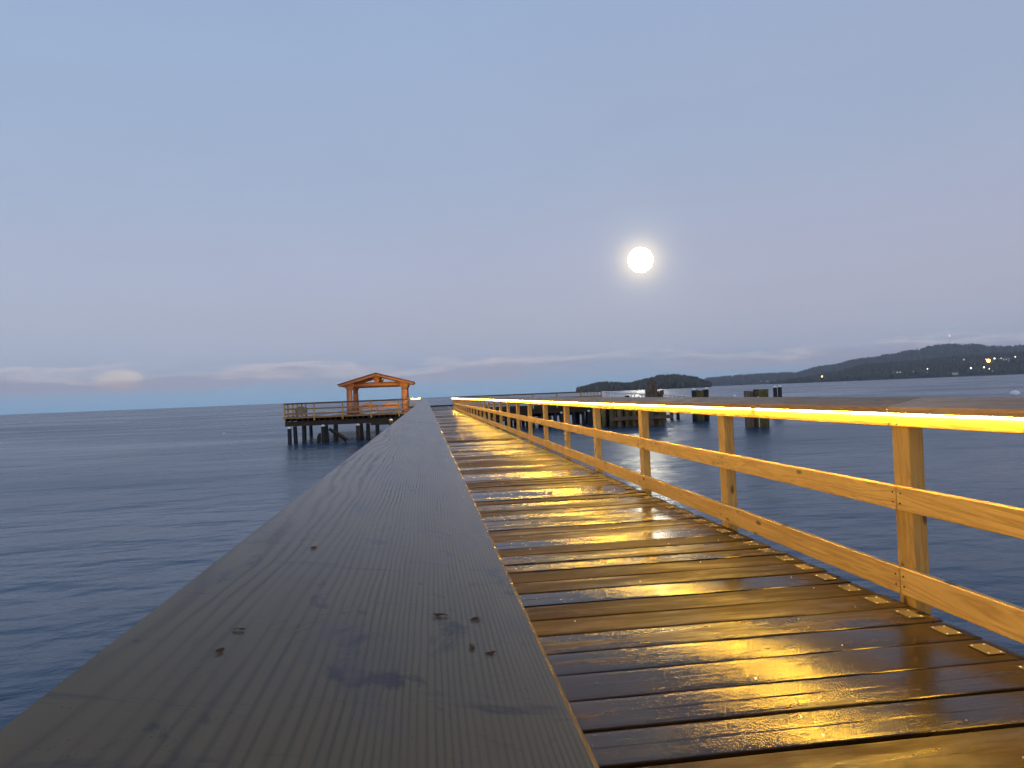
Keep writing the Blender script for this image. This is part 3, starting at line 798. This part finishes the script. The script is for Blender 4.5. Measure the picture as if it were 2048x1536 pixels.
H_back = shore('far_hills', back, 6200, 8600, 6500, 26, M_ground, M_forest, .6, 5)
front = [(1540, 767), (1570, 761), (1610, 755), (1650, 748), (1690, 739), (1720, 731), (1770, 727), (1832, 722), (1880, 717), (1928, 713), (1984, 708), (2048, 705), (2150, 698), (2300, 695), (2500, 715)]
H_front = shore('near_hills', front, 3600, 5200, 7000, 20, M_ground, M_forest, .75, 8)

def land(px, py, shores):
    d = ray(px, py); hz = math.hypot(d.x, d.y); a = math.atan2(d.x, d.y)
    for (H, d0, d1) in shores:
        D = d0+3
        while D < d1:
            z = d.z/hz*D
            if H(a, D) >= z: return Vector((math.sin(a)*D, math.cos(a)*D, H(a, D)))
            D += 6
    D = shores[0][1]+40
    return Vector((math.sin(a)*D, math.cos(a)*D, max(WZ+1, shores[0][0](a, D))))
M_wall = plain('pale_house_wall', (.72, .70, .66, 1), .7, 0, .08, .3, 0)
M_hroof = plain('grey_house_roof', (.20, .19, .19, 1), .8, 0, .2, .3, 0)
M_lit = glow('lit_windows', (1, .9, .62), 2.0)
def house(px, py, w, h, label, lit=False, shores=None):
    p = land(px, py, shores or [H_front, H_back])
    b = thing('house', label, 'house', p, 'houses on the far shore')
    d = w*.55; z0, z1 = p.z-2, p.z+h
    m_ = MB(); m_.box(p.x-w/2, p.x+w/2, p.y-d/2, p.y+d/2, z0, z1); m_.build('wall', M_wall, b)
    m_ = MB(); m_.prism([(p.y-d/2-.6, z1+.02), (p.y+d/2+.6, z1+.02), (p.y, z1+h*.45)], p.x-w/2-.5, p.x+w/2+.5, 'x'); m_.build('roof', M_hroof, b)
    nwin = max(2, int(w/6))
    for i in range(nwin):
        xx = p.x-w/2+w*(i+.5)/nwin; m_ = MB(); m_.box(xx-.9, xx+.9, p.y-d/2-.1, p.y-d/2-.02, p.z+h*.35, p.z+h*.75)
        m_.build('window', M_lit if lit else M_dark, b)
shore_houses = [(1660, 757.5, 42, 8, 'long pale building low on the shore, right of the second orange lamp', True), (1600, 760.5, 16, 6, 'small white house by the water beside the first orange lamp', False),
    (1615, 760, 20, 6, 'pale cottage by the water between the two orange lamps', False), (1632, 759, 14, 6, 'little white cottage by the water just before the second orange lamp', False), (1697, 755, 20, 7, 'white house alone on the shore below the first rise of the hill', True),
    (1769, 754, 24, 7, 'white waterside house below a smaller one', False), (1771, 748, 20, 7, 'small white house standing just uphill of a waterside house', False),
    (1796, 747, 50, 8, 'longest pale building low on the hillside', True), (1817, 746.5, 46, 8, 'second long pale building low on the hillside', False), (1855, 747, 22, 7, 'pale house below a lone white lamp, near the shore', False),
    (1907, 749, 34, 7, 'low white boathouse at the water edge', False), (1912, 722, 26, 7, 'left of two bright houses high on the slope', True), (1922, 721, 30, 7, 'right of two bright houses high on the slope', True),
    (1956, 730, 24, 7, 'dim pale house left of the big orange lamp', False), (2008, 722.5, 60, 11, 'large pale building among the lights at the upper right', True), (2018, 719, 30, 8, 'lit house above the large pale building', True),
    (1984, 745, 20, 7, 'pale house low on the slope below the orange lamp', False), (2023, 723, 24, 8, 'small lit house right of the large pale building', True)]
for (px, py, w, h, lb, lit) in shore_houses: house(px, py, w, h, lb, lit)
for (px, py, w, h, lb) in ((1283, 772.5, 14, 5, 'tiny white house at the foot of the wooded island'), (1368, 769, 10, 4, 'tiny pale hut on the right shore of the wooded island'),
                           (1523, 763.5, 22, 7, 'leftmost white house on the far shore past the island'), (1536, 763, 24, 7, 'middle one of three white far-shore houses past the island'), (1548, 762.5, 22, 7, 'rightmost of three white far-shore houses past the island')):
    house(px, py, w, h, lb, False, [H_isl] if px < 1400 else [H_back])
M_or = glow('sodium_lamp', (1, .42, .07), 14); M_wl = glow('white_lamp', (1, .92, .66), 4); M_red = glow('red_beacon', (1, .35, .33), 3)
M_pole = plain('lamp_pole', (.1, .1, .1, 1), .5)
def lamp_post(px, py, r, mat, label):
    p = land(px, py, [H_front, H_back]); top = 14 + r
    b = thing('street_lamp', label, 'street lamp', p, 'lamps lit on the far shore')
    m_ = MB(); m_.tube([(p.x, p.y, p.z-3), (p.x, p.y, p.z+top)], [.35, .2], 6); m_.build('pole', M_pole, b)
    m_ = MB(); q = p+Vector((0, -1.0, top)); m_.tube([q+Vector((0, 0, -r)), q+Vector((0, 0, -r*.7)), q, q+Vector((0, 0, r*.7)), q+Vector((0, 0, r))], [r*.2, r*.75, r, r*.75, r*.2], 10); m_.build('lamp_head', mat, b, True)
for (px, py, r, mat, lb) in ((1591, 761, 3.6, M_or, 'leftmost orange lamp, low by the far shore'), (1644, 760, 3.2, M_or, 'second orange lamp from the left, low by the far shore'),
    (1977, 731, 7.5, M_or, 'biggest orange lamp, on the upper right slope'), (1972, 726, 3.0, M_red, 'reddish lamp touching the biggest orange one'), (1942, 744.5, 3.4, M_wl, 'greenish white lamp lowest on the right slope'),
    (1968, 743, 3.2, M_wl, 'yellowish lamp below the biggest orange one'), (1979, 745.5, 2.6, M_wl, 'pale lamp lowest under the biggest orange one'), (1989, 724.5, 3.2, M_wl, 'white lamp left of the large pale building'),
    (2002, 724.5, 3.0, M_wl, 'white lamp at the left corner of the large pale building'), (2030, 721.5, 3.2, M_wl, 'white lamp right of the large pale building'), (2038, 719, 3.0, M_wl, 'white lamp highest at the right edge'), (1855, 745, 2.4, M_wl, 'lone white lamp above a pale house near the shore')):
    lamp_post(px, py, r, mat, lb)
# radio mast on the ridge
p = land(1900, 691, [H_back]); dm = ray(1900, 673); hzd = math.hypot(p.x, p.y); zt = dm.z/math.hypot(dm.x, dm.y)*hzd
ms = thing('radio_mast', 'thin radio mast with a red light on the far ridge', 'radio mast', p)
m_ = MB(); m_.tube([(p.x, p.y, p.z-5), (p.x, p.y, zt)], [.9, .4], 6); m_.build('mast', M_pole, ms)
m_ = MB(); m_.tube([(p.x, p.y, zt), (p.x, p.y, zt+4), (p.x, p.y, zt+9), (p.x, p.y, zt+12)], [1.5, 4.5, 4.5, 1.5], 10); m_.build('beacon', M_red, ms, True)

# ------------------------------------------------------------------ bits of leaf and dirt on the handrail
M_leaf = plain('wet_brown_leaf', (.022, .007, .004, 1), .75, 0, .4, 90, 0)
cap_n = Vector((.1536, 0, .988))
cap_dz = [d for (a, b, d) in CAPDZ if a < .8 < b][0]
def cap_z(x): return -.1440 + (.0625-x)/.2185*.0340 + cap_dz
def bit(px, py, s, rot, label):
    d = ray(px, py); k = None
    lo, hi = .2, 8.0
    for _ in range(60):
        mid_ = (lo+hi)/2; q = d*mid_
        if q.z > cap_z(q.x): lo = mid_
        else: hi = mid_
    q = d*hi; q.z = cap_z(q.x)
    rg2 = random.Random(int(px)); n = 8; vs = []
    for k in range(n):
        a_ = 2*math.pi*k/n; rr_ = s*rg2.uniform(.55, 1.1)
        x_ = rr_*math.cos(a_)*1.5; y_ = rr_*math.sin(a_)*.6
        xx = x_*math.cos(rot)-y_*math.sin(rot); yy = x_*math.sin(rot)+y_*math.cos(rot)
        vs.append((q.x+xx, q.y+yy, cap_z(q.x+xx)+rg2.uniform(.0003, .0016)))
    top_ = (q.x, q.y, cap_z(q.x)+s*.45)
    m_ = MB(); m_.add(vs+[top_], [(k, (k+1) % n, n) for k in range(n)] + [tuple(range(n-1, -1, -1))])
    tag(m_.build('leaf_scrap', M_leaf, None), label, 'leaf scrap', 'leaf scraps on the grey handrail')
for a in ((880, 1233, .004, .4, 'dark leaf scrap left of the reddish one near the handrail inner edge'), (953, 1240, .0045, .9, 'reddish leaf scrap nearest the inner edge of the grey handrail'),
          (945, 1297, .0034, 1.6, 'thin dark scrap below the reddish leaf scrap on the handrail'), (983, 1308, .003, .7, 'smallest reddish scrap close to the inner edge of the handrail'),
          (477, 1262, .003, .2, 'black scrap on the left half of the grey handrail'), (441, 1305, .0034, 1.3, 'elongated dark scrap lowest on the left half of the handrail'),
          (627, 1097, .004, 1.2, 'dark scrap farthest along the grey handrail')): bit(*a)

# ------------------------------------------------------------------ render settings
S.view_settings.view_transform = 'Standard'; S.view_settings.look = 'None'; S.view_settings.exposure = 0; S.view_settings.gamma = 1
S.render.engine = 'CYCLES'
c = S.cycles
c.use_denoising = True
try: c.denoiser = 'OPENIMAGEDENOISE'
except Exception: pass
c.max_bounces = 6; c.diffuse_bounces = 3; c.glossy_bounces = 3; c.volume_bounces = 0
c.sample_clamp_indirect = 6.0; c.sample_clamp_direct = 0
c.use_light_tree = True
